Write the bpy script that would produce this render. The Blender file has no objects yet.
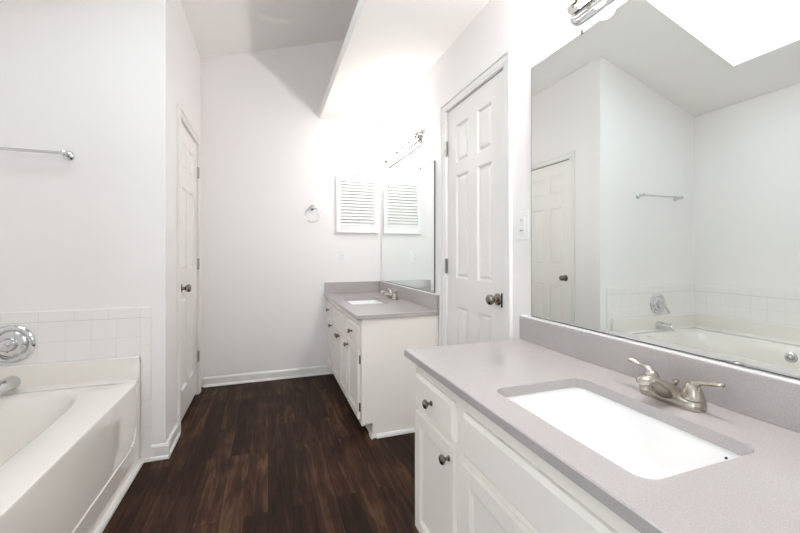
import bpy, bmesh, math, random
from mathutils import Vector, Matrix
random.seed(4)
sc = bpy.context.scene
C = sc.collection
PI = math.pi

# ------------------------------------------------------------------ camera
CAM_H = 1.2
cam_d = bpy.data.cameras.new('camera')
cam = bpy.data.objects.new('camera', cam_d)
C.objects.link(cam)
cam.location = (0, 0, CAM_H)
cam.rotation_euler = (PI / 2, 0, -0.3394)
cam_d.sensor_width = 36.0
cam_d.lens = 373.06 / 800 * 36.0
cam_d.shift_y = -0.01584
cam_d.clip_start = 0.02
sc.camera = cam

# ------------------------------------------------------------------ sky, light, exposure
SKY = 4.4
BULB_NEAR = 70.0
BULB_FAR = 27.0
world = bpy.data.worlds.new('overcast_sky')
sc.world = world
world.use_nodes = True
bg = world.node_tree.nodes['Background']
bg.inputs[0].default_value = (0.84, 0.955, 1.0, 1)
bg.inputs[1].default_value = SKY
sc.view_settings.view_transform = 'Standard'
sc.view_settings.look = 'None'
sc.view_settings.gamma = 1.0
sc.view_settings.use_curve_mapping = False
sc.view_settings.exposure = 0.73
sc.cycles.max_bounces = 16
sc.cycles.diffuse_bounces = 10
sc.cycles.glossy_bounces = 6
sc.cycles.sample_clamp_indirect = 6.0

# room numbers (metres)
W = 1.1107      # right wall
L = -0.5707     # left door wall
B = 3.763       # back wall
T = 2.533       # wall at the tap end of the tub
TS = -1.793     # wall along the tub
FR = -1.0       # wall behind the camera
TH = 0.12
SLOPE = 0.32
def ceil_z(x): return 2.9608 + SLOPE * (x - L)
SX0, SX1, SY0, SY1 = -1.335, -0.32, 1.26, 1.945     # skylight opening

WX0, WX1, WZ0, WZ1 = -1.45, -0.48, 0.10, 2.35     # added fill window, unseen behind the camera

def portal(name, w, h, loc, rot):
    d = bpy.data.lights.new(name, 'AREA')
    d.shape = 'RECTANGLE'; d.size = w; d.size_y = h
    d.cycles.is_portal = True
    o = bpy.data.objects.new(name, d)
    C.objects.link(o); o.location = loc; o.rotation_euler = rot
portal('skylight_portal', SX1 - SX0, SY1 - SY0, ((SX0 + SX1) / 2, (SY0 + SY1) / 2, ceil_z((SX0 + SX1) / 2) + 0.20), (0, -math.atan(SLOPE), 0))
portal('fill_window_portal', WX1 - WX0, WZ1 - WZ0, ((WX0 + WX1) / 2, FR - 0.10, (WZ0 + WZ1) / 2), (-PI / 2, 0, 0))

# ------------------------------------------------------------------ materials
def mat(name, col, rough=0.5, metal=0.0, spec=0.5, coat=0.0):
    m = bpy.data.materials.new(name)
    m.use_nodes = True
    b = m.node_tree.nodes['Principled BSDF']
    b.inputs['Base Color'].default_value = (*col, 1)
    b.inputs['Roughness'].default_value = rough
    b.inputs['Metallic'].default_value = metal
    b.inputs['Specular IOR Level'].default_value = spec
    b.inputs['Coat Weight'].default_value = coat
    return m

def nd(m, kind, **kw):
    n = m.node_tree.nodes.new(kind)
    for k, v in kw.items():
        setattr(n, k, v)
    return n
def lk(m, a, b): m.node_tree.links.new(a, b)
def bsdf(m): return m.node_tree.nodes['Principled BSDF']

def bump_noise(m, scale, strength, dist=0.002, detail=3):
    tc = nd(m, 'ShaderNodeTexCoord')
    n = nd(m, 'ShaderNodeTexNoise')
    n.inputs['Scale'].default_value = scale
    n.inputs['Detail'].default_value = detail
    lk(m, tc.outputs['Object'], n.inputs['Vector'])
    bp = nd(m, 'ShaderNodeBump')
    bp.inputs['Strength'].default_value = strength
    bp.inputs['Distance'].default_value = dist
    lk(m, n.outputs['Fac'], bp.inputs['Height'])
    lk(m, bp.outputs['Normal'], bsdf(m).inputs['Normal'])

M_WALL = mat('white_wall_paint', (0.87, 0.848, 0.842), 0.6, spec=0.25)
bump_noise(M_WALL, 140, 0.08)
M_CEIL = mat('white_ceiling_paint', (0.85, 0.83, 0.81), 0.8, spec=0.2)
bump_noise(M_CEIL, 90, 0.1)
M_TRIM = mat('white_semigloss_trim', (0.84, 0.83, 0.81), 0.3)
M_DOOR = mat('white_door_paint', (0.86, 0.835, 0.81), 0.35)
M_CAB = mat('off_white_cabinet_paint', (0.87, 0.82, 0.77), 0.35)
bump_noise(M_CAB, 60, 0.06)
M_TUB = mat('glossy_cream_acrylic', (0.83, 0.80, 0.755), 0.05, spec=0.5, coat=0.6)
M_SINK = mat('white_porcelain', (0.90, 0.90, 0.90), 0.08, coat=0.4)
M_CHROME = mat('polished_chrome', (0.68, 0.69, 0.70), 0.06, 1.0)
M_NICKEL = mat('brushed_nickel', (0.46, 0.425, 0.375), 0.27, 1.0)
M_DKNICKEL = mat('dark_brushed_nickel', (0.27, 0.245, 0.22), 0.26, 1.0)
M_HINGE = mat('worn_nickel', (0.40, 0.375, 0.34), 0.35, 1.0)
M_GAPSHADE = mat('black_gap_shade', (0.03, 0.03, 0.03), 0.6)  # black standing in for the shade above the door slabs
M_DARK = mat('dark_gap', (0.02, 0.02, 0.02), 0.7)
M_MIRROR = mat('mirror_silver', (0.895, 0.945, 0.93), 0.0, 1.0)
M_EDGE = mat('dark_mirror_edge', (0.09, 0.10, 0.10), 0.3)
M_PLASTIC = mat('white_plastic', (0.85, 0.85, 0.84), 0.3)
M_SLOT = mat('grey_slot', (0.35, 0.34, 0.33), 0.5)
M_SHUTTER = mat('white_shutter_paint', (0.86, 0.86, 0.85), 0.4)
M_FRAME = mat('white_skylight_frame', (0.8, 0.8, 0.8), 0.4)

def emit_mat(name, col, s):
    m = mat(name, col, 0.3)
    bsdf(m).inputs['Emission Color'].default_value = (*col, 1)
    bsdf(m).inputs['Emission Strength'].default_value = s
    return m
M_BULB_NEAR = emit_mat('bright_bulb_glass', (1.0, 0.955, 0.94), BULB_NEAR)
M_BULB_FAR = emit_mat('glowing_bulb_glass', (1.0, 0.955, 0.94), BULB_FAR)

# glass that lets light straight through
def glass(name, tint):
    m = bpy.data.materials.new(name)
    m.use_nodes = True
    nt = m.node_tree
    nt.nodes.remove(nt.nodes['Principled BSDF'])
    tr = nt.nodes.new('ShaderNodeBsdfTransparent'); tr.inputs[0].default_value = (*tint, 1)
    gl = nt.nodes.new('ShaderNodeBsdfGlossy'); gl.inputs['Roughness'].default_value = 0.02
    mx = nt.nodes.new('ShaderNodeMixShader'); mx.inputs[0].default_value = 0.05
    nt.links.new(tr.outputs[0], mx.inputs[1]); nt.links.new(gl.outputs[0], mx.inputs[2])
    nt.links.new(mx.outputs[0], nt.nodes['Material Output'].inputs[0])
    return m
M_GLASS = glass('fill_window_glass', (0.97, 0.98, 0.98))
M_SKYLIGHT = glass('skylight_glass', (0.95, 0.97, 0.98))

# grey quartz: fine speckle
M_QUARTZ = mat('grey_quartz', (0.42, 0.39, 0.385), 0.12, spec=0.7)
def quartz(m):
    tc = nd(m, 'ShaderNodeTexCoord')
    n1 = nd(m, 'ShaderNodeTexNoise'); n1.inputs['Scale'].default_value = 420; n1.inputs['Detail'].default_value = 2
    n2 = nd(m, 'ShaderNodeTexNoise'); n2.inputs['Scale'].default_value = 22; n2.inputs['Detail'].default_value = 4
    for n in (n1, n2): lk(m, tc.outputs['Object'], n.inputs['Vector'])
    mixf = nd(m, 'ShaderNodeMath', operation='MULTIPLY_ADD')
    mixf.inputs[1].default_value = 0.15
    lk(m, n2.outputs['Fac'], mixf.inputs[0]); lk(m, n1.outputs['Fac'], mixf.inputs[2])
    r = nd(m, 'ShaderNodeValToRGB')
    e = r.color_ramp.elements
    e[0].position = 0.36; e[0].color = (0.395, 0.366, 0.360, 1)
    e[1].position = 0.82; e[1].color = (0.482, 0.450, 0.445, 1)
    lk(m, mixf.outputs[0], r.inputs[0]); lk(m, r.outputs[0], bsdf(m).inputs['Base Color'])
quartz(M_QUARTZ)

# dark plank floor
M_FLOOR = mat('dark_walnut_planks', (0.04, 0.025, 0.02), 0.5, spec=0.08)
def planks(m):
    tc = nd(m, 'ShaderNodeTexCoord')
    sep = nd(m, 'ShaderNodeSeparateXYZ'); lk(m, tc.outputs['Object'], sep.inputs[0])
    cmb = nd(m, 'ShaderNodeCombineXYZ')
    lk(m, sep.outputs['Y'], cmb.inputs['X']); lk(m, sep.outputs['X'], cmb.inputs['Y'])
    br = nd(m, 'ShaderNodeTexBrick')
    br.offset = 0.37; br.offset_frequency = 2
    br.inputs['Scale'].default_value = 1.0
    br.inputs['Brick Width'].default_value = 0.92
    br.inputs['Row Height'].default_value = 0.105
    br.inputs['Mortar Size'].default_value = 0.0012
    br.inputs['Mortar Smooth'].default_value = 0.2
    br.inputs['Color1'].default_value = (0, 0, 0, 1)
    br.inputs['Color2'].default_value = (1, 1, 1, 1)
    br.inputs['Mortar'].default_value = (0.1, 0.1, 0.1, 1)
    lk(m, cmb.outputs[0], br.inputs['Vector'])
    # grain, stretched along the plank and shifted from plank to plank
    sh = nd(m, 'ShaderNodeVectorMath', operation='MULTIPLY_ADD')
    sh.inputs[1].default_value = (5.0, 9.0, 3.0)
    sc3 = nd(m, 'ShaderNodeVectorMath', operation='MULTIPLY')
    sc3.inputs[1].default_value = (2.6, 27.0, 1.0)
    lk(m, cmb.outputs[0], sc3.inputs[0])
    lk(m, br.outputs['Color'], sh.inputs[0]); lk(m, sc3.outputs[0], sh.inputs[2])
    g = nd(m, 'ShaderNodeTexNoise'); g.inputs['Scale'].default_value = 1.0
    g.inputs['Detail'].default_value = 7; g.inputs['Roughness'].default_value = 0.65; g.inputs['Distortion'].default_value = 0.8
    lk(m, sh.outputs[0], g.inputs['Vector'])
    bl = nd(m, 'ShaderNodeTexNoise'); bl.inputs['Scale'].default_value = 5.5; bl.inputs['Detail'].default_value = 3
    lk(m, tc.outputs['Object'], bl.inputs['Vector'])
    a = nd(m, 'ShaderNodeMath', operation='MULTIPLY_ADD'); a.inputs[1].default_value = 0.22
    lk(m, br.outputs['Color'], a.inputs[0]); lk(m, g.outputs['Fac'], a.inputs[2])
    b2 = nd(m, 'ShaderNodeMath', operation='MULTIPLY_ADD'); b2.inputs[1].default_value = 0.30
    lk(m, bl.outputs['Fac'], b2.inputs[0]); lk(m, a.outputs[0], b2.inputs[2])
    r = nd(m, 'ShaderNodeValToRGB')
    e = r.color_ramp.elements
    e[0].position = 0.50; e[0].color = (0.0150, 0.0080, 0.0060, 1)
    e[1].position = 1.0; e[1].color = (0.110, 0.056, 0.032, 1)
    x = e.new(0.70); x.color = (0.0265, 0.0140, 0.0098, 1)
    x = e.new(0.83); x.color = (0.047, 0.0235, 0.0148, 1)
    lk(m, b2.outputs[0], r.inputs[0])
    mm = nd(m, 'ShaderNodeMix', data_type='RGBA')
    mm.inputs['B'].default_value = (0.008, 0.006, 0.005, 1)
    lk(m, br.outputs['Fac'], mm.inputs['Factor']); lk(m, r.outputs[0], mm.inputs['A'])
    lk(m, mm.outputs['Result'], bsdf(m).inputs['Base Color'])
    bp = nd(m, 'ShaderNodeBump'); bp.inputs['Strength'].default_value = 0.25; bp.inputs['Distance'].default_value = 0.002
    lk(m, g.outputs['Fac'], bp.inputs['Height']); lk(m, bp.outputs['Normal'], bsdf(m).inputs['Normal'])
planks(M_FLOOR)

def tile_mat(name, axis, u0, v0, wu, hv):
    m = mat(name, (0.82, 0.80, 0.78), 0.12)
    tc = nd(m, 'ShaderNodeTexCoord')
    sep = nd(m, 'ShaderNodeSeparateXYZ'); lk(m, tc.outputs['Object'], sep.inputs[0])
    cmb = nd(m, 'ShaderNodeCombineXYZ')
    lk(m, sep.outputs[axis], cmb.inputs['X']); lk(m, sep.outputs['Z'], cmb.inputs['Y'])
    sub = nd(m, 'ShaderNodeVectorMath', operation='SUBTRACT'); sub.inputs[1].default_value = (u0 - 40 * wu, v0 - 40 * hv, 0)
    lk(m, cmb.outputs[0], sub.inputs[0])
    br = nd(m, 'ShaderNodeTexBrick'); br.offset = 0.0
    br.inputs['Scale'].default_value = 1.0
    br.inputs['Brick Width'].default_value = wu
    br.inputs['Row Height'].default_value = hv
    br.inputs['Mortar Size'].default_value = 0.0016
    br.inputs['Mortar Smooth'].default_value = 0.4
    br.inputs['Color1'].default_value = (0.88, 0.86, 0.845, 1)
    br.inputs['Color2'].default_value = (0.865, 0.845, 0.83, 1)
    br.inputs['Mortar'].default_value = (0.78, 0.755, 0.735, 1)
    lk(m, sub.outputs[0], br.inputs['Vector'])
    lk(m, br.outputs['Color'], bsdf(m).inputs['Base Color'])
    bp = nd(m, 'ShaderNodeBump', invert=True); bp.inputs['Strength'].default_value = 0.35; bp.inputs['Distance'].default_value = 0.002
    lk(m, br.outputs['Fac'], bp.inputs['Height']); lk(m, bp.outputs['Normal'], bsdf(m).inputs['Normal'])
    return m

# ------------------------------------------------------------------ mesh helpers
def new(): return bmesh.new()

def add_box(bm, x0, x1, y0, y1, z0, z1, bev=0.0, seg=2):
    t = bmesh.new()
    bmesh.ops.create_cube(t, size=1.0)
    sx, sy, sz = abs(x1 - x0), abs(y1 - y0), abs(z1 - z0)
    for v in t.verts:
        v.co = Vector(((x0 + x1) / 2 + v.co.x * sx, (y0 + y1) / 2 + v.co.y * sy, (z0 + z1) / 2 + v.co.z * sz))
    if bev > 0:
        bmesh.ops.bevel(t, geom=list(t.edges), offset=min(bev, 0.45 * min(sx, sy, sz)), segments=seg, affect='EDGES', profile=0.6)
    merge(bm, t)
    return bm

def merge(bm, t):
    me = bpy.data.meshes.new('tmp')
    t.to_mesh(me); t.free()
    bm.from_mesh(me)
    bpy.data.meshes.remove(me)

def loft(bm, rings, close=True, cap0=True, cap1=True):
    vs = [[bm.verts.new(p) for p in r] for r in rings]
    n = len(vs[0])
    for a, b in zip(vs[:-1], vs[1:]):
        for i in range(n if close else n - 1):
            j = (i + 1) % n
            bm.faces.new((a[i], a[j], b[j], b[i]))
    if cap0: bm.faces.new(list(reversed(vs[0])))
    if cap1: bm.faces.new(vs[-1])

def axes(d):
    d = Vector(d).normalized()
    u = Vector((0, 0, 1)) if abs(d.z) < 0.9 else Vector((1, 0, 0))
    a = d.cross(u).normalized()
    return d, a, a.cross(d).normalized()

def add_lathe(bm, origin, axis, prof, n=24):
    """prof: list of (distance along axis, radius)"""
    d, a, b = axes(axis)
    o = Vector(origin)
    rings = []
    for s, r in prof:
        r = max(r, 1e-4)
        rings.append([o + d * s + (a * math.cos(2 * PI * i / n) + b * math.sin(2 * PI * i / n)) * r for i in range(n)])
    loft(bm, rings)

def add_sweep(bm, pts, rad, n=14, side=None):
    """pts: path; rad: (half width along side, half height) per point"""
    pts = [Vector(p) for p in pts]
    rings = []
    for k, p in enumerate(pts):
        t = (pts[min(k + 1, len(pts) - 1)] - pts[max(k - 1, 0)]).normalized()
        if side is not None:
            a = Vector(side); a = (a - t * a.dot(t)).normalized()
        else:
            _, a, _ = axes(t)
        b = a.cross(t).normalized()
        ra, rb = rad[k] if isinstance(rad[k], tuple) else (rad[k], rad[k])
        rings.append([p + a * ra * math.cos(2 * PI * i / n) + b * rb * math.sin(2 * PI * i / n) for i in range(n)])
    loft(bm, rings)

def catmull(pts, vals, k=5):
    P = [Vector(p) for p in pts]
    V = [Vector((*v, 0)) if isinstance(v, tuple) else Vector((v, v, 0)) for v in vals]
    def cr(A, i, t):
        a, b, c, d = A[max(i - 1, 0)], A[i], A[i + 1], A[min(i + 2, len(A) - 1)]
        return 0.5 * ((2 * b) + (c - a) * t + (2 * a - 5 * b + 4 * c - d) * t * t + (3 * b - a - 3 * c + d) * t ** 3)
    op, ov = [], []
    for i in range(len(P) - 1):
        for s in range(k):
            op.append(cr(P, i, s / k)); ov.append(cr(V, i, s / k))
    op.append(P[-1]); ov.append(V[-1])
    return op, [(max(v.x, 5e-4), max(v.y, 5e-4)) for v in ov]

def add_prism_y(bm, prof, y0, y1):
    loft(bm, [[Vector((x, y0, z)) for x, z in prof], [Vector((x, y1, z)) for x, z in prof]])
def add_prism_x(bm, prof, x0, x1):
    loft(bm, [[Vector((x0, y, z)) for y, z in prof], [Vector((x1, y, z)) for y, z in prof]])

def obj(name, bm, m, parent=None, smooth=False):
    bmesh.ops.recalc_face_normals(bm, faces=list(bm.faces))
    lo = Vector((min(v.co.x for v in bm.verts), min(v.co.y for v in bm.verts), min(v.co.z for v in bm.verts)))
    hi = Vector((max(v.co.x for v in bm.verts), max(v.co.y for v in bm.verts), max(v.co.z for v in bm.verts)))
    keep = m.name.startswith('tile') or m in (M_FLOOR,)
    org = Vector((0, 0, 0)) if keep else Vector(((lo.x + hi.x) / 2, (lo.y + hi.y) / 2, lo.z))
    for v in bm.verts: v.co -= org
    me = bpy.data.meshes.new(name)
    bm.to_mesh(me); bm.free()
    me.materials.append(m)
    if smooth:
        for p in me.polygons: p.use_smooth = True
        me.set_sharp_from_angle(angle=math.radians(40))
    o = bpy.data.objects.new(name, me)
    C.objects.link(o)
    if parent is not None:
        o.parent = parent
        w = Vector((0, 0, 0)); p = parent
        while p is not None: w += p.location; p = p.parent
        o.location = org - w
    else:
        o.location = org
    return o

def struct(name, bm, m, smooth=False):
    o = obj(name, bm, m, None, smooth)
    o['kind'] = 'structure'
    return o
def tag(o, label, cat, group=None):
    o['label'] = label; o['category'] = cat
    if group: o['group'] = group
    return o
def thing(name, loc, label, cat):
    o = bpy.data.objects.new(name, None)
    o.empty_display_size = 0.05
    C.objects.link(o); o.location = loc
    return tag(o, label, cat)
def bx(*a, **k): return add_box(new(), *a, **k)

# ------------------------------------------------------------------ room shell
struct('floor', bx(TS - TH, W + TH, FR - TH, B + TH, -0.1, 0), M_FLOOR)

# sloping ceiling with the skylight opening
X0, X1 = TS - TH, W + TH
def cp(x0, x1): return [(x0, ceil_z(x0)), (x1, ceil_z(x1)), (x1, ceil_z(x1) + 0.2), (x0, ceil_z(x0) + 0.2)]
bm = new()
xs = [X0, SX0, SX1, X1]; ys = [FR - TH, SY0, SY1, B + TH]
lower = {}; upper = {}
for i, x in enumerate(xs):
    for j, y in enumerate(ys):
        lower[i, j] = bm.verts.new((x, y, ceil_z(x)))
        upper[i, j] = bm.verts.new((x, y, ceil_z(x) + 0.2))
for i in range(3):
    for j in range(3):
        if (i, j) == (1, 1): continue
        bm.faces.new((lower[i, j], lower[i + 1, j], lower[i + 1, j + 1], lower[i, j + 1]))
        bm.faces.new((upper[i, j], upper[i, j + 1], upper[i + 1, j + 1], upper[i + 1, j]))
for a, b in [((1, 1), (2, 1)), ((2, 1), (2, 2)), ((2, 2), (1, 2)), ((1, 2), (1, 1))]:
    bm.faces.new((lower[a], lower[b], upper[b], upper[a]))
for k in range(3):
    for a, b in [((k, 0), (k + 1, 0)), ((k, 3), (k + 1, 3)), ((0, k), (0, k + 1)), ((3, k), (3, k + 1))]:
        bm.faces.new((lower[a], lower[b], upper[b], upper[a]))
struct('ceiling', bm, M_CEIL)

# skylight pane on its curb
bm = new()
def sl(x, dz=0.0): return ceil_z(x) + 0.2 + dz
def slab(bm, x0, x1, y0, y1, d0, d1):
    add_prism_y(bm, [(x0, sl(x0, d0)), (x1, sl(x1, d0)), (x1, sl(x1, d1)), (x0, sl(x0, d1))], y0, y1)
for a in [(SX0 - 0.06, SX0, SY0 - 0.06, SY1 + 0.06), (SX1, SX1 + 0.06, SY0 - 0.06, SY1 + 0.06),
          (SX0, SX1, SY0 - 0.06, SY0), (SX0, SX1, SY1, SY1 + 0.06)]:
    slab(bm, *a, 0.0, 0.06)
wf = struct('window_1', bm, M_FRAME)
bm = new(); slab(bm, SX0 - 0.02, SX1 + 0.02, SY0 - 0.02, SY1 + 0.02, 0.061, 0.067)
obj('window_pane', bm, M_SKYLIGHT, wf)

# walls: every wall is one mesh; door walls have a shallow niche for the slab
DR = (1.577, 2.212, 2.132)      # right door opening y0, y1, head
DL = (2.883, 3.577, 2.132)      # left door opening
def door_wall(x_in, sgn, y0, y1, op, ztop):
    """wall plane at x_in, solid side towards sgn"""
    bm = new()
    a, m_, b = x_in, x_in + sgn * 0.06, x_in + sgn * TH
    add_box(bm, min(m_, b), max(m_, b), y0, y1, 0, ztop)
    for r in [(y0, op[0], 0, ztop), (op[1], y1, 0, ztop), (op[0], op[1], op[2], ztop)]:
        add_box(bm, min(a, m_), max(a, m_), *r)
    return bm
struct('wall_right', door_wall(W, 1, FR, B, DR, ceil_z(W) + 0.03), M_WALL)
struct('wall_left', door_wall(L, -1, T + TH, B, DL, ceil_z(L - TH) + 0.03), M_WALL)
def cross_wall(x0, x1, y0, y1):
    bm = new()
    add_prism_y(bm, [(x0, 0), (x1, 0), (x1, ceil_z(x1) + 0.02), (x0, ceil_z(x0) + 0.02)], y0, y1)
    return bm
struct('wall_back', cross_wall(L - TH, W + TH, B, B + TH), M_WALL)
struct('wall_tub_end', cross_wall(TS - TH, L, T, T + TH), M_WALL)
bm = new()
for x0, x1, z0, z1 in [(TS - TH, WX0, 0, None), (WX1, W + TH, 0, None), (WX0, WX1, 0, WZ0), (WX0, WX1, WZ1, None)]:
    za, zb = (ceil_z(x0) + 0.02, ceil_z(x1) + 0.02) if z1 is None else (z1, z1)
    add_prism_y(bm, [(x0, z0), (x1, z0), (x1, zb), (x0, za)], FR - TH, FR)
struct('wall_front', bm, M_WALL)
bm = new()
xm = (WX0 + WX1) / 2
for q in [(WX0, WX0 + 0.05, WZ0, WZ1), (WX1 - 0.05, WX1, WZ0, WZ1), (xm - 0.03, xm + 0.03, WZ0 + 0.05, WZ1 - 0.05), (WX0 + 0.05, WX1 - 0.05, WZ0, WZ0 + 0.05), (WX0 + 0.05, WX1 - 0.05, WZ1 - 0.05, WZ1)]:
    add_box(bm, q[0], q[1], FR - 0.09, FR - 0.03, q[2], q[3])
w2 = struct('fill_window', bm, M_FRAME)  # window added out of view to brighten the room
for x0, x1 in ((WX0 + 0.05, xm - 0.03), (xm + 0.03, WX1 - 0.05)):
    obj('window_pane', bx(x0, x1, FR - 0.064, FR - 0.058, WZ0 + 0.05, WZ1 - 0.05), M_GLASS, w2)
bm = new()
xa, xb_ = TS - 0.05, -0.72
add_prism_y(bm, [(xa, 0), (xb_, 0), (xb_, ceil_z(xb_) + 0.02), (xa, ceil_z(xa) + 0.02)], 0.57, 0.69)
struct('light_block_wall', bm, M_WALL)  # unseen wall added to keep window light off the tub end wall
struct('wall_tub_side', bx(TS - TH, TS, FR, T, 0, ceil_z(TS - TH) + 0.03), M_WALL)

# lowered ledge over the two vanities
struct('trim_1', bx(0.483, W, FR, B, 2.546, 2.640), M_CEIL)

# baseboards with shoe moulding
def base_profile(d=1):
    return [(0, 0), (0.022, 0), (0.022, 0.008), (0.018, 0.016), (0.012, 0.02), (0.012, 0.072), (0.006, 0.084), (0, 0.086)]
bm = new(); add_prism_x(bm, [(B - o, z) for o, z in base_profile()], L + 0.022, 0.63)
struct('baseboard_back', bm, M_TRIM)
bm = new(); add_prism_y(bm, [(L + o, z) for o, z in base_profile()], T, DL[0] - 0.068)
add_prism_x(bm, [(T - o, z) for o, z in base_profile()], -0.643, L + 0.022)
add_box(bm, -0.675, -0.643, T - 0.022, T - 0.009, 0, 0.018)
struct('baseboard_left', bm, M_TRIM)
bm = new(); add_prism_y(bm, [(W - o, z) for o, z in base_profile()], DR[1] + 0.078, 2.335)
add_prism_y(bm, [(W - o, z) for o, z in base_profile()], 1.42, DR[0] - 0.065)
struct('baseboard_right', bm, M_TRIM)
bm = new(); add_prism_y(bm, [(-0.696, 0), (-0.674, 0), (-0.674, 0.012), (-0.681, 0.023), (-0.696, 0.026)], 0.7, T - 0.009)
struct('trim_2', bm, M_TRIM)

# door casings
def casing(x, s, op, wn, wf, head):
    """x wall plane, s = +1 when the room lies towards +x; wn / wf = widths at the near and far jamb"""
    bm = new()
    def strip(y0, y1, z0, z1, d, bev=0.003):
        a, b = x, x + s * d
        add_box(bm, min(a, b), max(a, b), y0, y1, z0, z1, bev)
    y0, y1, h = op
    t = h + head
    strip(y0 - wn, y0 - wn + 0.02, 0, t, 0.020); strip(y0 - wn + 0.02, y0, 0, h + 0.001, 0.013)
    strip(y0 - wn * 0.5, y0 - wn * 0.3, 0, h + 0.012, 0.0165)
    strip(y1 + wf - 0.02, y1 + wf, 0, t, 0.020); strip(y1, y1 + wf - 0.02, 0, h + 0.001, 0.013)
    strip(y1 + wf * 0.3, y1 + wf * 0.5, 0, h + 0.012, 0.0165)
    strip(y0 - wn + 0.02, y1 + wf - 0.02, t - 0.02, t, 0.020); strip(y0 - wn + 0.02, y1 + wf - 0.02, h + 0.001, t - 0.02, 0.013)
    strip(y0 - wn * 0.5, y1 + wf * 0.5, h + 0.012, h + 0.025, 0.0165)
    return bm
struct('trim_3', casing(W, -1, DR, 0.064, 0.078, 0.066), M_TRIM)
struct('trim_4', casing(L, 1, DL, 0.064, 0.064, 0.062), M_TRIM)

# six-panel doors
def door_slab(x, s, y0, y1, z0, z1, cols, rows, thick=0.036):
    """front face at x looking towards s"""
    bm = new()
    ysn = sorted({y0, y1, *[c for p in cols for c in p]})
    zsn = sorted({z0, z1, *[c for p in rows for c in p]})
    g = {(i, j): bm.verts.new((x, y, z)) for i, y in enumerate(ysn) for j, z in enumerate(zsn)}
    pf = []
    for i in range(len(ysn) - 1):
        for j in range(len(zsn) - 1):
            q = (g[i, j], g[i + 1, j], g[i + 1, j + 1], g[i, j + 1])
            f = bm.faces.new(q if s > 0 else tuple(reversed(q)))
            if any(abs(ysn[i] - c[0]) < 1e-6 for c in cols) and any(abs(zsn[j] - r[0]) < 1e-6 for r in rows):
                pf.append(f)
    bm.normal_update()
    for th, dp in ((0.013, -0.014), (0.005, 0.0), (0.022, 0.011)):
        bmesh.ops.inset_individual(bm, faces=pf, thickness=th, depth=dp)
    ed = [e for e in bm.edges if e.is_boundary]
    r = bmesh.ops.extrude_edge_only(bm, edges=ed)
    for v in [v for v in r['geom'] if isinstance(v, bmesh.types.BMVert)]: v.co.x -= s * thick
    bmesh.ops.contextual_create(bm, geom=[e for e in bm.edges if e.is_boundary])
    return bm

def knob(parent, x, s, y, z, k=1.0, m=None, name='knob'):
    bm = new()
    add_lathe(bm, (x, y, z), (s, 0, 0), [(-0.001, 0.031 * k), (0.004, 0.032 * k), (0.009, 0.027 * k), (0.011, 0.013 * k), (0.026 * k, 0.011 * k), (0.031 * k, 0.016 * k),
              (0.038 * k, 0.024 * k), (0.048 * k, 0.0275 * k), (0.058 * k, 0.025 * k), (0.064 * k, 0.017 * k), (0.066 * k, 0.004)], 24)
    return obj(name, bm, m or M_DKNICKEL, parent, True)
def hinge(parent, x, s, y, z, h=0.095):
    bm = new()
    add_lathe(bm, (x + s * 0.008, y, z - h / 2), (0, 0, 1), [(0, 0.0065), (h, 0.0065)], 10)
    add_box(bm, min(x, x + s * 0.003), max(x, x + s * 0.003), y - 0.016, y + 0.014, z - h / 2, z + h / 2)
    return obj('hinge', bm, M_HINGE, parent)

xd = W + 0.003
d1 = struct('door_1', door_slab(xd, -1, 1.579, 2.210, 0.014, 2.1265, [(1.700, 1.841), (1.945, 2.090)], [(0.26, 0.87), (1.050, 1.692), (1.770, 2.008)]), M_DOOR)
knob(d1, xd, -1, 1.640, 0.966, 1.0, M_DKNICKEL, 'door_knob')
for z in (1.888, 1.120, 0.33): hinge(d1, W - 0.002, -1, 2.214, z)
obj('latch_plate', bx(W + 0.001, W + 0.0045, 1.600, 1.613, 0.928, 1.000), M_DARK, d1)
obj('gap_shade_strip', bx(W + 0.006, W + 0.03, DR[0] + 0.002, DR[1] - 0.002, 2.127, 2.1315), M_GAPSHADE, d1)  # black strip, shade of the head gap put into colour
xd = L - 0.003
d2 = struct('door_2', door_slab(xd, 1, 2.885, 3.575, 0.032, 2.125, [(2.985, 3.165), (3.245, 3.435)], [(0.23, 0.885), (1.090, 1.675), (1.810, 2.000)]), M_DOOR)
knob(d2, xd, 1, 2.945, 0.960, 1.0, M_DKNICKEL, 'door_knob')
obj('gap_shade_strip', bx(L - 0.03, L - 0.006, DL[0] + 0.002, DL[1] - 0.002, 2.1255, 2.1315), M_GAPSHADE, d2)  # same painted shade over the left door
for z in (1.891, 1.113, 0.326): hinge(d2, L + 0.001, 1, 3.582, z)

# ------------------------------------------------------------------ tile round the tub
TZ = 0.606                        # top of the tub's raised back edge
m1 = tile_mat('tile_field_end', 'X', -0.694, 0.832, 0.1172, 0.110)
m2 = tile_mat('tile_cap_end', 'X', -0.694, 0.832, 0.155, 0.2)
m3 = tile_mat('tile_side', 'X', -0.694, 0.674, 0.2, 0.16)
m4 = tile_mat('tile_field_side', 'Y', T, 0.832, 0.1172, 0.110)
m5 = tile_mat('tile_cap_side', 'Y', T, 0.832, 0.155, 0.2)
te = struct('wall_tile_end', bx(TS + 0.008, -0.694, T - 0.008, T, 0.45, 0.832), m1)
obj('tile_cap', bx(TS + 0.008, -0.643, T - 0.009, T, 0.832, 0.892, 0.003), m2, te)
obj('tile_border', bx(-0.694, -0.643, T - 0.009, T, 0.018, 0.832), m3, te)
ts = struct('wall_tile_side', bx(TS, TS + 0.008, 0.70, T, 0.45, 0.832), m4)
obj('tile_cap', bx(TS, TS + 0.009, 0.70, T, 0.832, 0.892, 0.003), m5, ts)

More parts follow.
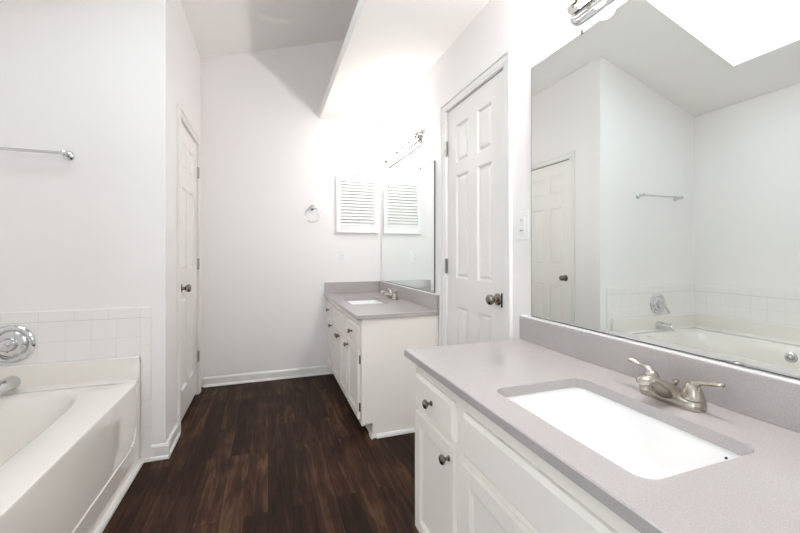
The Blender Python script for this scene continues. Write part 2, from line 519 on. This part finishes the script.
# ------------------------------------------------------------------ bathtub
tx0, tx1, ty0, ty1, tz = TS + 0.009, -0.697, 0.70, T - 0.010, 0.475
tub = thing('bathtub', ((tx0 + tx1) / 2, (ty0 + ty1) / 2, 0), 'glossy cream built-in bathtub with wide deck along the tiled walls', 'bathtub')
N = 128
cx, cy = -1.272, 1.612
def rect_ring(ins, z):
    out = []
    for i in range(N):
        t = 2 * PI * (i + 0.0) / N
        c, s = math.cos(t), math.sin(t); m_ = max(abs(c), abs(s))
        u, v = c / m_, s / m_
        hx0, hx1 = (tx0 + tx1) / 2, (tx1 - tx0) / 2 - ins
        hy0, hy1 = (ty0 + ty1) / 2, (ty1 - ty0) / 2 - ins
        out.append(Vector((hx0 + u * hx1, hy0 + v * hy1, z)))
    return out
def sup_ring(a, b, z, n=4.0, oy=0.0):
    out = []
    for i in range(N):
        t = 2 * PI * i / N
        c, s = math.cos(t), math.sin(t)
        x = math.copysign(abs(c) ** (2 / n), c) * a
        y = math.copysign(abs(s) ** (2 / n), s) * b
        if x > 0 and y > 0: x *= 1 - 0.05 * (y / b) ** 2
        out.append(Vector((cx + x, cy + oy + y, z)))
    return out
bm = new()
rings = [rect_ring(0, 0.0), rect_ring(0, tz - 0.014), rect_ring(0.004, tz - 0.004), rect_ring(0.014, tz),
         sup_ring(0.412, 0.836, tz, 6), sup_ring(0.402, 0.826, tz - 0.004, 6), sup_ring(0.394, 0.817, tz - 0.016, 5.6),
         sup_ring(0.375, 0.775, tz - 0.10, 4.4), sup_ring(0.350, 0.73, tz - 0.22, 4), sup_ring(0.325, 0.68, tz - 0.34, 3.6),
         sup_ring(0.30, 0.64, tz - 0.385, 3.4), sup_ring(0.25, 0.58, tz - 0.40, 3.2)]
loft(bm, rings)
obj('tub_shell', bm, M_TUB, tub, True)
bm = new()
add_box(bm, tx0, tx1, ty1 - 0.012, ty1, tz - 0.03, TZ, 0.006)
add_box(bm, tx0, tx0 + 0.014, ty0, ty1, tz - 0.03, TZ, 0.006)
# coved foot of the raised edge
add_prism_x(bm, [(ty1 - 0.012, tz + 0.02), (ty1 - 0.016, tz + 0.008), (ty1 - 0.028, tz + 0.0005), (ty1 - 0.012, tz - 0.01)], tx0 + 0.01, tx1 - 0.004)
add_prism_y(bm, [(tx0 + 0.014, tz + 0.02), (tx0 + 0.018, tz + 0.008), (tx0 + 0.03, tz + 0.0005), (tx0 + 0.014, tz - 0.01)], ty0 + 0.01, ty1 - 0.01)
obj('raised_edge', bm, M_TUB, tub, True)
# raised bead that outlines the panel of the apron
path = [(tx1, 2.462, 0.46), (tx1, 2.460, 0.30), (tx1, 2.452, 0.235), (tx1, 2.425, 0.185), (tx1, 2.375, 0.158), (tx1, 2.30, 0.148), (tx1, 0.9, 0.148), (tx1, 0.84, 0.165), (tx1, 0.79, 0.22), (tx1, 0.78, 0.30), (tx1, 0.78, 0.46)]
p, r = catmull(path, [0.006] * len(path), 5)
bm = new(); add_sweep(bm, p, r, 10, side=(1, 0, 0)); obj('apron_bead', bm, M_TUB, tub, True)
bm = new()
add_sweep(bm, [(tx1 - 0.002, ty1 - 0.006, 0.03), (tx1 - 0.002, ty1 - 0.006, TZ)], [0.005, 0.005], 8)
add_sweep(bm, [(tx0 + 0.007, ty1 - 0.006, TZ + 0.001), (tx1, ty1 - 0.006, TZ + 0.001)], [0.0055, 0.0055], 8)
add_sweep(bm, [(tx0 + 0.006, ty0 + 0.002, TZ + 0.001), (tx0 + 0.006, ty1 - 0.006, TZ + 0.001)], [0.0055, 0.0055], 8)
o = obj('caulk_line', bm, M_TRIM, tub); o['label'] = 'white caulk along the tiles'
# whirlpool inlet on the far side of the basin
jet = new(); add_lathe(jet, (-1.665, 1.735, 0.385), (1, 0, 0.2), [(0, 0.04), (0.012, 0.043), (0.020, 0.038), (0.022, 0.026), (0.016, 0.024), (0.016, 0.012), (0.026, 0.010), (0.028, 0.002)], 28)
o = obj('jet_inlet', jet, M_CHROME, tub, True); o['label'] = 'round chrome jet inlet'

# tub mixer: round plate with lever, and spout
mx_ = thing('tub_mixer', (-1.268, T - 0.009, 0.728), 'round chrome tub mixer plate with lever handle on tiled wall', 'tap')
yb = T - 0.009
bm = new(); add_lathe(bm, (-1.268, yb, 0.728), (0, -1, 0), [(0, 0.098), (0.006, 0.099), (0.014, 0.093), (0.018, 0.084), (0.016, 0.074), (0.010, 0.068), (0.016, 0.062), (0.022, 0.052), (0.024, 0.03), (0.024, 0.002)], 48)
obj('escutcheon', bm, M_CHROME, mx_, True)
bm = new(); add_lathe(bm, (-1.268, yb - 0.022, 0.728), (0, -1, 0), [(0, 0.036), (0.02, 0.034), (0.04, 0.027), (0.052, 0.02), (0.056, 0.004)], 28)
obj('hub', bm, M_CHROME, mx_, True)
p, r = catmull([(-1.268, yb - 0.060, 0.738), (-1.285, yb - 0.066, 0.715), (-1.305, yb - 0.072, 0.685), (-1.318, yb - 0.078, 0.655), (-1.320, yb - 0.080, 0.645)],
               [(0.014, 0.012), (0.018, 0.011), (0.015, 0.009), (0.013, 0.008), (0.004, 0.004)])
bm = new(); add_sweep(bm, p, r, 14, side=(1, 0, 0)); obj('lever', bm, M_CHROME, mx_, True)

ys_ = ty1 - 0.012
sp = thing('tub_spout', (-1.262, ys_, 0.528), 'short chrome tub spout below the round mixer plate', 'tap')
p, r = catmull([(-1.262, ys_ - 0.0006, 0.528), (-1.262, ys_ - 0.02, 0.529), (-1.262, ys_ - 0.07, 0.529), (-1.262, ys_ - 0.115, 0.522), (-1.262, ys_ - 0.135, 0.510), (-1.262, ys_ - 0.138, 0.500)],
               [0.037, 0.035, 0.031, 0.027, 0.020, 0.012])
bm = new(); add_sweep(bm, p, r, 20, side=(1, 0, 0)); obj('spout_body', bm, M_CHROME, sp, True)
bm = new(); add_lathe(bm, (-1.262, ys_ - 0.118, 0.540), (0, 0, 1), [(0, 0.005), (0.016, 0.005), (0.018, 0.009), (0.026, 0.009), (0.028, 0.003)], 14)
obj('diverter_knob', bm, M_CHROME, sp, True)

# towel bar on the tub wall
tb = thing('towel_bar', (-1.278, T, 1.737), 'straight chrome towel bar on the white wall above the tub', 'towel bar')
for x in (-1.030, -1.526):
    bm = new(); add_lathe(bm, (x, T, 1.737), (0, -1, 0), [(0, 0.026), (0.006, 0.027), (0.014, 0.022), (0.018, 0.012), (0.045, 0.011), (0.06, 0.014), (0.072, 0.014), (0.078, 0.004)], 24)
    obj('post', bm, M_CHROME, tb, True)
bm = new(); add_lathe(bm, (-1.526, T - 0.062, 1.737), (1, 0, 0), [(0, 0.008), (0.496, 0.008)], 16); obj('bar', bm, M_CHROME, tb, True)

# ------------------------------------------------------------------ vanities
CT, CTH = 0.809, 0.029
CFX = 0.526       # counter front
FX = 0.567        # face frame
def panel_front(parent, name, y0, y1, z0, z1, recessed, x=FX, th=0.018):
    """overlay front; recessed = frame-and-panel door, otherwise a slab with a chamfered edge"""
    bm = new()
    if recessed:
        st = 0.048
        for q in [(y0, y0 + st, z0, z1), (y1 - st, y1, z0, z1), (y0 + st, y1 - st, z0, z0 + st), (y0 + st, y1 - st, z1 - st, z1)]:
            add_box(bm, x - th, x - 0.0005, *q, 0.003)
        add_box(bm, x - th + 0.009, x - 0.0005, y0 + st - 0.002, y1 - st + 0.002, z0 + st - 0.002, z1 - st + 0.002)
        for q in [(y0 + st, y0 + st + 0.008, z0 + st, z1 - st), (y1 - st - 0.008, y1 - st, z0 + st, z1 - st), (y0 + st, y1 - st, z0 + st, z0 + st + 0.008), (y0 + st, y1 - st, z1 - st - 0.008, z1 - st)]:
            add_box(bm, x - th + 0.005, x - 0.001, *q, 0.002)
    else:
        c = 0.012
        ring = lambda i, xx: [Vector((xx, y0 + i, z0 + i)), Vector((xx, y1 - i, z0 + i)), Vector((xx, y1 - i, z1 - i)), Vector((xx, y0 + i, z1 - i))]
        loft(bm, [ring(0, x - 0.0005), ring(0, x - 0.009), ring(c, x - th)])
    return obj(name, bm, M_CAB, parent)
def cab_knob(parent, y, z, x=FX - 0.018):
    bm = new()
    add_lathe(bm, (x, y, z), (-1, 0, 0), [(-0.001, 0.009), (0.003, 0.009), (0.006, 0.0055), (0.014, 0.0055), (0.018, 0.011), (0.022, 0.0155), (0.027, 0.016), (0.031, 0.012), (0.033, 0.002)], 20)
    return obj('knob', bm, M_DKNICKEL, parent, True)
def cab_hinge(parent, y, z, x=FX):
    bm = new()
    add_lathe(bm, (x - 0.006, y, z - 0.028), (0, 0, 1), [(0, 0.0045), (0.056, 0.0045)], 10)
    add_box(bm, x - 0.003, x, y - 0.003, y + 0.012, z - 0.024, z + 0.024)
    return obj('hinge', bm, M_DKNICKEL, parent)

def vanity(y0, y1, cols, label):
    """cols: list of (kind, ya, yb) from the near end; y0..y1 = cabinet sides"""
    v = thing('vanity_cabinet', ((FX + W) / 2, (y0 + y1) / 2, 0), label, 'cabinet')
    ztop = CT - CTH
    bm = new()
    xb = W - 0.024 if False else W - 0.003
    add_box(bm, FX + 0.019, xb, y0, y0 + 0.018, 0.10, ztop); add_box(bm, FX + 0.019, xb, y1 - 0.018, y1, 0.10, ztop)
    add_box(bm, FX + 0.085, xb, y0, y0 + 0.018, 0.0, 0.1005); add_box(bm, FX + 0.085, xb, y1 - 0.018, y1, 0.0, 0.1005)
    add_box(bm, FX + 0.019, xb, y0 + 0.018, y1 - 0.018, 0.10, 0.118)
    add_box(bm, xb - 0.01, xb, y0 + 0.018, y1 - 0.018, 0.118, ztop)
    obj('carcass', bm, M_CAB, v)
    bm = new()
    add_box(bm, FX + 0.0004, FX + 0.0188, y0 + 0.002, y1 - 0.002, ztop - 0.075, ztop - 0.0005)
    add_box(bm, FX + 0.0004, FX + 0.0188, y0 + 0.002, y1 - 0.002, 0.0905, 0.15)
    add_box(bm, FX + 0.0004, FX + 0.0188, y0 + 0.002, y1 - 0.002, 0.545, 0.62)
    edges = [y0] + [(cols[i][2] + cols[i + 1][1]) / 2 for i in range(len(cols) - 1)] + [y1]
    for k, e in enumerate(edges):
        a, b = (e, e + 0.05) if k == 0 else ((e - 0.05, e) if k == len(edges) - 1 else (e - 0.04, e + 0.04))
        add_box(bm, FX, FX + 0.019, a, b, 0.09, ztop, 0.001)
    obj('face_frame', bm, M_CAB, v)
    obj('toe_kick', bx(FX + 0.072, FX + 0.085, y0, y1, 0.0, 0.0995), M_CAB, v)
    bm = new()
    add_prism_x(bm, [(y0, 0), (y0 - 0.012, 0), (y0 - 0.012, 0.014), (y0 - 0.006, 0.024), (y0, 0.027)], FX + 0.098, W - 0.003)
    obj('side_moulding', bm, M_TRIM, v)
    bm = new()
    add_box(bm, FX + 0.060, FX + 0.0715, y0 - 0.012, y0 + 0.05, 0, 0.028, 0.002)
    obj('moulding_end', bm, M_TRIM, v)
    for kind, a, b in cols:
        if kind == 'drawer':
            d = panel_front(v, 'drawer', a, b, 0.603, 0.727, False)
            cab_knob(d, (a + b) / 2, 0.667)
            d = panel_front(v, 'door', a, b, 0.122, 0.582, True)
            mid = (y0 + y1) / 2
            inner = (a + 0.026) if a > mid else (b - 0.026)
            outer = (b + 0.004) if a > mid else (a - 0.004)
            cab_knob(d, inner, 0.541)
            for z in (0.20, 0.51): cab_hinge(d, outer, z)
        else:
            panel_front(v, 'false_front', a, b, 0.592, 0.722, False)
            m_ = (a + b) / 2
            for ya, yb_, yk, yh in ((a, m_ - 0.004, m_ - 0.03, a - 0.004), (m_ + 0.004, b, m_ + 0.03, b + 0.004)):
                d = panel_front(v, 'door', ya, yb_, 0.122, 0.568, True)
                cab_knob(d, yk, 0.527)
                for z in (0.20, 0.51): cab_hinge(d, yh, z)
    return v

# near vanity: y from -0.02 to 1.405; far vanity from 2.345 to the back wall
NC, FC = 0.693, 3.055          # centres of the sinks
vanity(-0.02, 1.414, [('drawer', 0.018, 0.335), ('sink', 0.385, 1.000), ('drawer', 1.055, 1.379)], 'off-white vanity cabinet nearest the camera below the large mirror')
vanity(2.345, B - 0.002, [('drawer', 2.385, 2.725), ('sink', 2.775, 3.370), ('drawer', 3.42, 3.735)], 'off-white vanity cabinet in the far corner with end panel showing')

# counters with a rounded cut-out
def counter(name, y0, y1, hole, label):
    hx0, hx1, hy0, hy1 = hole
    n = 8; rad = 0.035
    inner = []
    for cxx, cyy, a0 in ((hx1 - rad, hy1 - rad, 0), (hx0 + rad, hy1 - rad, PI / 2), (hx0 + rad, hy0 + rad, PI), (hx1 - rad, hy0 + rad, 1.5 * PI)):
        for k in range(n + 1):
            a = a0 + PI / 2 * k / n
            inner.append((cxx + rad * math.cos(a), cyy + rad * math.sin(a)))
    x0, x1 = CFX, W - 0.001
    outer = []
    per = n + 1
    for q, (cxx, cyy) in enumerate(((x1, y1), (x0, y1), (x0, y0), (x1, y0))):
        nx = ((x0, y1), (x0, y0), (x1, y0), (x1, y1))[q]
        pv = ((x1, y0), (x1, y1), (x0, y1), (x0, y0))[q]
        for k in range(per):
            t = k / n - 0.5
            if t < 0: p_ = (cxx + (pv[0] - cxx) * (-t) * 0.5, cyy + (pv[1] - cyy) * (-t) * 0.5)
            else: p_ = (cxx + (nx[0] - cxx) * t * 0.5, cyy + (nx[1] - cyy) * t * 0.5)
            outer.append(p_)
    def ring(pts, z, ins=0.0):
        out = []
        for x, y in pts:
            if ins:
                x = min(max(x, x0 + ins), x1 - ins); y = min(max(y, y0 + ins), y1 - ins)
            out.append(Vector((x, y, z)))
        return out
    bm = new()
    b = 0.003
    rs = [ring(outer, CT, b), ring(outer, CT - b), ring(outer, CT - CTH + b), ring(outer, CT - CTH, b), ring(inner, CT - CTH), ring(inner, CT), ring(outer, CT, b)]
    loft(bm, rs, True, False, False)
    bmesh.ops.remove_doubles(bm, verts=list(bm.verts), dist=1e-5)
    o = obj(name, bm, M_QUARTZ)
    return tag(o, label, 'countertop')
HN = (0.610, 0.928, NC - 0.233, NC + 0.233)
HF = (0.612, 0.925, FC - 0.224, FC + 0.224)
counter('countertop', -0.055, 1.437, HN, 'grey quartz countertop nearest the camera with rectangular sink cut-out')
counter('countertop', 2.325, B - 0.001, HF, 'grey quartz countertop in the far corner beside the back wall')

BT = 0.021; BZ = 0.914
def backsplash(q, label, caulk):
    o = tag(obj('backsplash', bx(*q, 0.002), M_QUARTZ), label, 'backsplash')
    if caulk:
        obj('caulk_line', bx(W - 0.017, W - 0.0015, q[2] + 0.004, q[3] - 0.004, BZ - 0.0005, BZ + 0.005, 0.002), M_TRIM, o)['label'] = 'white caulk line'
backsplash((W - BT, W - 0.0005, -0.055, 1.437, CT, BZ), 'long grey quartz backsplash under the large near mirror', True)
backsplash((W - BT, W - 0.0005, 2.325, B - 0.0005, CT, BZ), 'grey quartz backsplash under the small far mirror', True)
backsplash((CFX + 0.004, W - BT - 0.0005, B - BT, B - 0.0005, CT, BZ), 'short grey quartz backsplash on the back wall below the outlet', False)

# sinks
def sink(hole, label):
    hx0, hx1, hy0, hy1 = hole
    mxx, myy = (hx0 + hx1) / 2, (hy0 + hy1) / 2
    s = thing('sink', (mxx, myy, CT - CTH - 0.15), label, 'sink')
    def rr(a, b, rad, z, n=8):
        out = []
        for sx, sy, a0 in ((1, 1, 0), (-1, 1, PI / 2), (-1, -1, PI), (1, -1, 1.5 * PI)):
            for k in range(n + 1):
                t = a0 + PI / 2 * k / n
                out.append(Vector((mxx + sx * (a - rad) + rad * math.cos(t), myy + sy * (b - rad) + rad * math.sin(t), z)))
        return out
    a, b = (hx1 - hx0) / 2, (hy1 - hy0) / 2
    z = CT - CTH - 0.0005
    bm = new()
    loft(bm, [rr(a + 0.018, b + 0.018, 0.05, z), rr(a + 0.004, b + 0.004, 0.038, z), rr(a - 0.002, b - 0.002, 0.04, z - 0.01), rr(a - 0.010, b - 0.010, 0.05, z - 0.06),
              rr(a - 0.022, b - 0.024, 0.055, z - 0.095), rr(a - 0.05, b - 0.06, 0.06, z - 0.118), rr(0.03, 0.03, 0.029, z - 0.128),
              ], True, False, True)
    loft(bm, [rr(a + 0.018, b + 0.018, 0.05, z), rr(a + 0.015, b + 0.015, 0.05, z - 0.02), rr(a + 0.005, b + 0.004, 0.055, z - 0.10), rr(a - 0.04, b - 0.05, 0.06, z - 0.135), rr(0.03, 0.03, 0.029, z - 0.14)], True, False, True)
    obj('basin', bm, M_SINK, s, True)
    bm = new(); add_lathe(bm, (mxx, myy, z - 0.1285), (0, 0, 1), [(0, 0.028), (0.003, 0.028), (0.004, 0.020), (0.001, 0.018), (0.003, 0.012), (0.004, 0.002)], 24)
    obj('drain', bm, M_CHROME, s, True)
    bm = new(); add_lathe(bm, (hx1 - 0.012, hy0 + 0.055, z - 0.012), (-1, 0, 0), [(0, 0.0024), (0.003, 0.0024), (0.004, 0.001)], 12)
    obj('overflow_hole', bm, M_DARK, s)
sink(HN, 'white rectangular undermount sink in the near countertop')
sink(HF, 'white rectangular undermount sink in the far countertop')

# centre-set faucets
def faucet(y, label, x=1.013, m=M_NICKEL):
    f = thing('faucet', (x, y, CT), label, 'faucet')
    P = lambda fx, fy, fz: (x - fx, y + fy, CT + fz)      # fx: towards the basin
    bm = new()
    def stad(a, b, z, n=10):
        out = []
        for k in range(n + 1):
            t = -PI / 2 + PI * k / n
            out.append(Vector(P(b * math.sin(t) * 1.0, a - b + b * math.cos(t), z)))
        for k in range(n + 1):
            t = PI / 2 + PI * k / n
            out.append(Vector(P(b * math.sin(t), -(a - b) + b * math.cos(t), z)))
        return out
    loft(bm, [stad(0.081, 0.030, 0.0), stad(0.082, 0.031, 0.004), stad(0.082, 0.031, 0.013), stad(0.080, 0.029, 0.020), stad(0.075, 0.025, 0.026), stad(0.062, 0.02, 0.028)])
    obj('base_plate', bm, m, f, True)
    p, r = catmull([P(-0.034, 0, 0.016), P(-0.016, 0, 0.022), P(0.022, 0, 0.032), P(0.054, 0, 0.046), P(0.074, 0, 0.058), P(0.092, 0, 0.064), P(0.106, 0, 0.061), P(0.112, 0, 0.055)],
                   [(0.012, 0.004), (0.032, 0.014), (0.031, 0.022), (0.026, 0.020), (0.022, 0.016), (0.021, 0.0145), (0.018, 0.012), (0.007, 0.005)], 6)
    bm = new(); add_sweep(bm, p, r, 20, side=(0, 1, 0)); obj('spout', bm, m, f, True)
    bm = new(); add_lathe(bm, P(0.092, 0, 0.058), (0, 0, -1), [(0, 0.015), (0.010, 0.0155), (0.017, 0.015), (0.017, 0.011), (0.014, 0.010), (0.014, 0.001)], 20); obj('aerator', bm, m, f, True)
    bm = new(); add_lathe(bm, P(-0.018, 0, 0.014), (0, 0, 1), [(0, 0.0036), (0.028, 0.0036), (0.031, 0.006), (0.036, 0.0088), (0.039, 0.0082), (0.0395, 0.001)], 14); obj('lift_rod', bm, m, f, True)
    for s in (-1, 1):
        bm = new()
        cy_ = s * 0.054
        add_lathe(bm, P(0, cy_, 0.0255), (0, 0, 1), [(0, 0.0265), (0.002, 0.0265), (0.004, 0.0245), (0.016, 0.0215), (0.028, 0.0175), (0.036, 0.013), (0.040, 0.005)], 24)
        h = obj('handle', bm, m, f, True)
        p, r = catmull([P(0, cy_ - s * 0.006, 0.044), P(0, cy_ + s * 0.004, 0.061), P(0, cy_ + s * 0.018, 0.070), P(0, cy_ + s * 0.036, 0.0725), P(0.001, cy_ + s * 0.053, 0.077), P(0.002, cy_ + s * 0.065, 0.079), P(0.002, cy_ + s * 0.069, 0.079)],
                       [(0.015, 0.010), (0.0125, 0.010), (0.0085, 0.0065), (0.0075, 0.0048), (0.0105, 0.0062), (0.0105, 0.0058), (0.004, 0.002)], 6)
        bm = new(); add_sweep(bm, p, r, 16, side=(1, 0, 0)); obj('lever', bm, m, h, True)
faucet(0.697, 'brushed nickel two-lever faucet behind the near sink')
faucet(FC, 'brushed nickel two-lever faucet behind the far sink')

# ------------------------------------------------------------------ mirrors
def mirror(y0, y1, z0, z1, clips, label, ew=0.003):
    x = W - 0.006
    m_ = thing('wall_mirror', (W, (y0 + y1) / 2, z0), label, 'mirror')
    obj('glass', bx(x, W - 0.003, y0 + ew, y1 - 0.003, z0 + 0.003, z1 - 0.002), M_MIRROR, m_)
    bm = new()
    add_box(bm, x + 0.0005, W - 0.0005, y0, y0 + ew, z0, z1); add_box(bm, x + 0.0005, W - 0.0005, y1 - 0.0028, y1, z0, z1)
    add_box(bm, x + 0.0005, W - 0.0005, y0 + ew, y1 - 0.003, z0, z0 + 0.003); add_box(bm, x + 0.0005, W - 0.0005, y0 + ew, y1 - 0.003, z1 - 0.002, z1)
    o = obj('edge', bm, M_EDGE, m_); o['label'] = 'thin dark edge of the glass'
    for c in clips:
        obj('clip', bx(x - 0.003, W - 0.001, c - 0.007, c + 0.007, z1 - 0.008, z1 + 0.009, 0.001), M_DKNICKEL, m_)
mirror(0.02, 1.374, 0.922, 2.028, (1.085, 0.31), 'large frameless wall mirror above the near countertop')
mirror(2.397, 3.70, 0.922, 1.858, (2.66, 3.47), 'smaller frameless wall mirror in the far corner', 0.011)

# ------------------------------------------------------------------ bulb bars
def light_bar(y0, y1, z, m_bulb, label):
    b = thing('vanity_light', (W, (y0 + y1) / 2, z), label, 'wall light')
    def stad(hh, ins, x, n=10):
        out = []
        for k in range(n + 1):
            t = PI * k / n
            out.append(Vector((x, y1 - ins - hh + hh * math.sin(t), z + hh * math.cos(t))))
        for k in range(n + 1):
            t = PI + PI * k / n
            out.append(Vector((x, y0 + ins + hh + hh * math.sin(t), z + hh * math.cos(t))))
        return out
    bm = new()
    loft(bm, [stad(0.066, 0, W - 0.0005), stad(0.066, 0, W - 0.012), stad(0.056, 0.006, W - 0.014), stad(0.054, 0.008, W - 0.022), stad(0.047, 0.015, W - 0.026), stad(0.045, 0.017, W - 0.034),
              stad(0.038, 0.024, W - 0.039), stad(0.036, 0.026, W - 0.043)])
    obj('back_plate', bm, M_CHROME, b, True)
    n = 6
    for k in range(n):
        y = y0 + (y1 - y0) * (k + 0.5) / n
        bm = new(); add_lathe(bm, (W - 0.042, y, z), (-1, 0, 0), [(0, 0.026), (0.004, 0.024), (0.006, 0.015), (0.020, 0.0145), (0.022, 0.013)], 20)
        s = obj('socket', bm, M_DKNICKEL, b, True)
        bm = new()
        prof = [(0.0, 0.013)] + [(0.006 + 0.036 - 0.036 * math.cos(a), 0.036 * math.sin(a)) for a in [PI * (0.13 + 0.87 * i / 12) for i in range(13)]]
        add_lathe(bm, (W - 0.062, y, z), (-1, 0, 0), prof, 20)
        obj('bulb', bm, m_bulb, s, True)
light_bar(0.245, 1.150, 2.130, M_BULB_NEAR, 'chrome strip of globe bulbs above the large near mirror')
light_bar(2.570, 3.505, 2.098, M_BULB_FAR, 'chrome strip of globe bulbs above the far corner mirror')

# ------------------------------------------------------------------ louvred shutter on the back wall
sx0, sx1, sz0, sz1 = 0.642, 1.072, 1.413, 1.985
sh = thing('louvered_shutter', ((sx0 + sx1) / 2, B, sz0), 'white louvered shutter panel hung on the back wall beside the mirror', 'shutter')
bm = new()
yf, yb2 = B - 0.032, B - 0.0005
lx0, lx1, lz0, lz1 = 0.684, 1.032, 1.487, 1.932
for q in [(sx0, lx0, sz0, sz1), (lx1, sx1, sz0, sz1), (lx0, lx1, sz0, lz0), (lx0, lx1, lz1, sz1)]:
    add_box(bm, q[0], q[1], yf, yb2, q[2], q[3], 0.002)
add_box(bm, lx0, lx1, yb2 - 0.003, yb2, lz0, lz1)
obj('frame', bm, M_SHUTTER, sh)
bm = new()
ns = 14; ph = (lz1 - lz0) / ns
for k in range(ns):
    z = lz0 + ph * (k + 0.5)
    prof = [(yf + 0.003, z - 0.0115), (yf + 0.007, z - 0.0145), (B - 0.006, z + 0.0065), (B - 0.010, z + 0.0110)]
    add_prism_x(bm, prof, lx0 - 0.001, lx1 + 0.001)
obj('louvers', bm, M_SHUTTER, sh)
bm = new(); add_lathe(bm, (0.872, B, 2.005), (0, -1, 0), [(0, 0.008), (0.004, 0.008), (0.006, 0.004), (0.022, 0.004), (0.024, 0.007), (0.030, 0.006), (0.032, 0.001)], 14)
tag(obj('wall_hook', bm, M_HINGE, None, True), 'small nickel hook on the back wall just above the shutter', 'hook')

# towel ring
tr_ = thing('towel_ring', (0.408, B, 1.655), 'chrome towel ring on the back wall left of the shutter', 'towel ring')
bm = new(); add_lathe(bm, (0.408, B, 1.655), (0, -1, 0), [(0, 0.027), (0.006, 0.028), (0.012, 0.022), (0.018, 0.014), (0.034, 0.014), (0.042, 0.019), (0.052, 0.018), (0.058, 0.010), (0.06, 0.002)], 24)
obj('mount', bm, M_CHROME, tr_, True)
bm = new()
nn = 48
rings = []
for i in range(nn):
    a = 2 * PI * i / nn
    c = Vector((0.408 + 0.072 * math.sin(a), B - 0.036, 1.582 + 0.072 * math.cos(a)))
    d = Vector((math.sin(a), 0, math.cos(a)))
    rings.append([c + d * 0.0048 * math.cos(2 * PI * k / 10) + Vector((0, 1, 0)) * 0.0048 * math.sin(2 * PI * k / 10) for k in range(10)])
rings.append(rings[0])
loft(bm, rings, True, False, False)
bmesh.ops.remove_doubles(bm, verts=list(bm.verts), dist=1e-6)
obj('ring', bm, M_CHROME, tr_, True)

# electrical plates
ou = thing('outlet', (0.715, B, 1.104), 'white outlet plate on the back wall above the far countertop', 'outlet')
obj('cover_plate', bx(0.674, 0.756, B - 0.007, B, 1.104, 1.232, 0.003), M_PLASTIC, ou)
ins_ = obj('insert', bx(0.697, 0.733, B - 0.011, B - 0.004, 1.131, 1.205, 0.0015), M_PLASTIC, ou)
for z in (1.150, 1.186):
    for x in (0.707, 0.720):
        obj('slot', bx(x, x + 0.0025, B - 0.0116, B - 0.0105, z - 0.005, z + 0.005), M_SLOT, ins_)
sw = thing('light_switch', (W, 1.434, 1.262), 'white switch plate between the right door and large mirror', 'switch')
obj('cover_plate', bx(W - 0.007, W, 1.390, 1.478, 1.262, 1.398, 0.003), M_PLASTIC, sw)
ins_ = obj('insert', bx(W - 0.011, W - 0.004, 1.416, 1.452, 1.291, 1.369, 0.0015), M_PLASTIC, sw)
for y in (1.428, 1.438):
    obj('slot', bx(W - 0.0116, W - 0.0105, y, y + 0.003, 1.350, 1.360), M_SLOT, ins_)
obj('toggle', bx(W - 0.0135, W - 0.0105, 1.424, 1.444, 1.304, 1.310), M_SLOT, ins_)
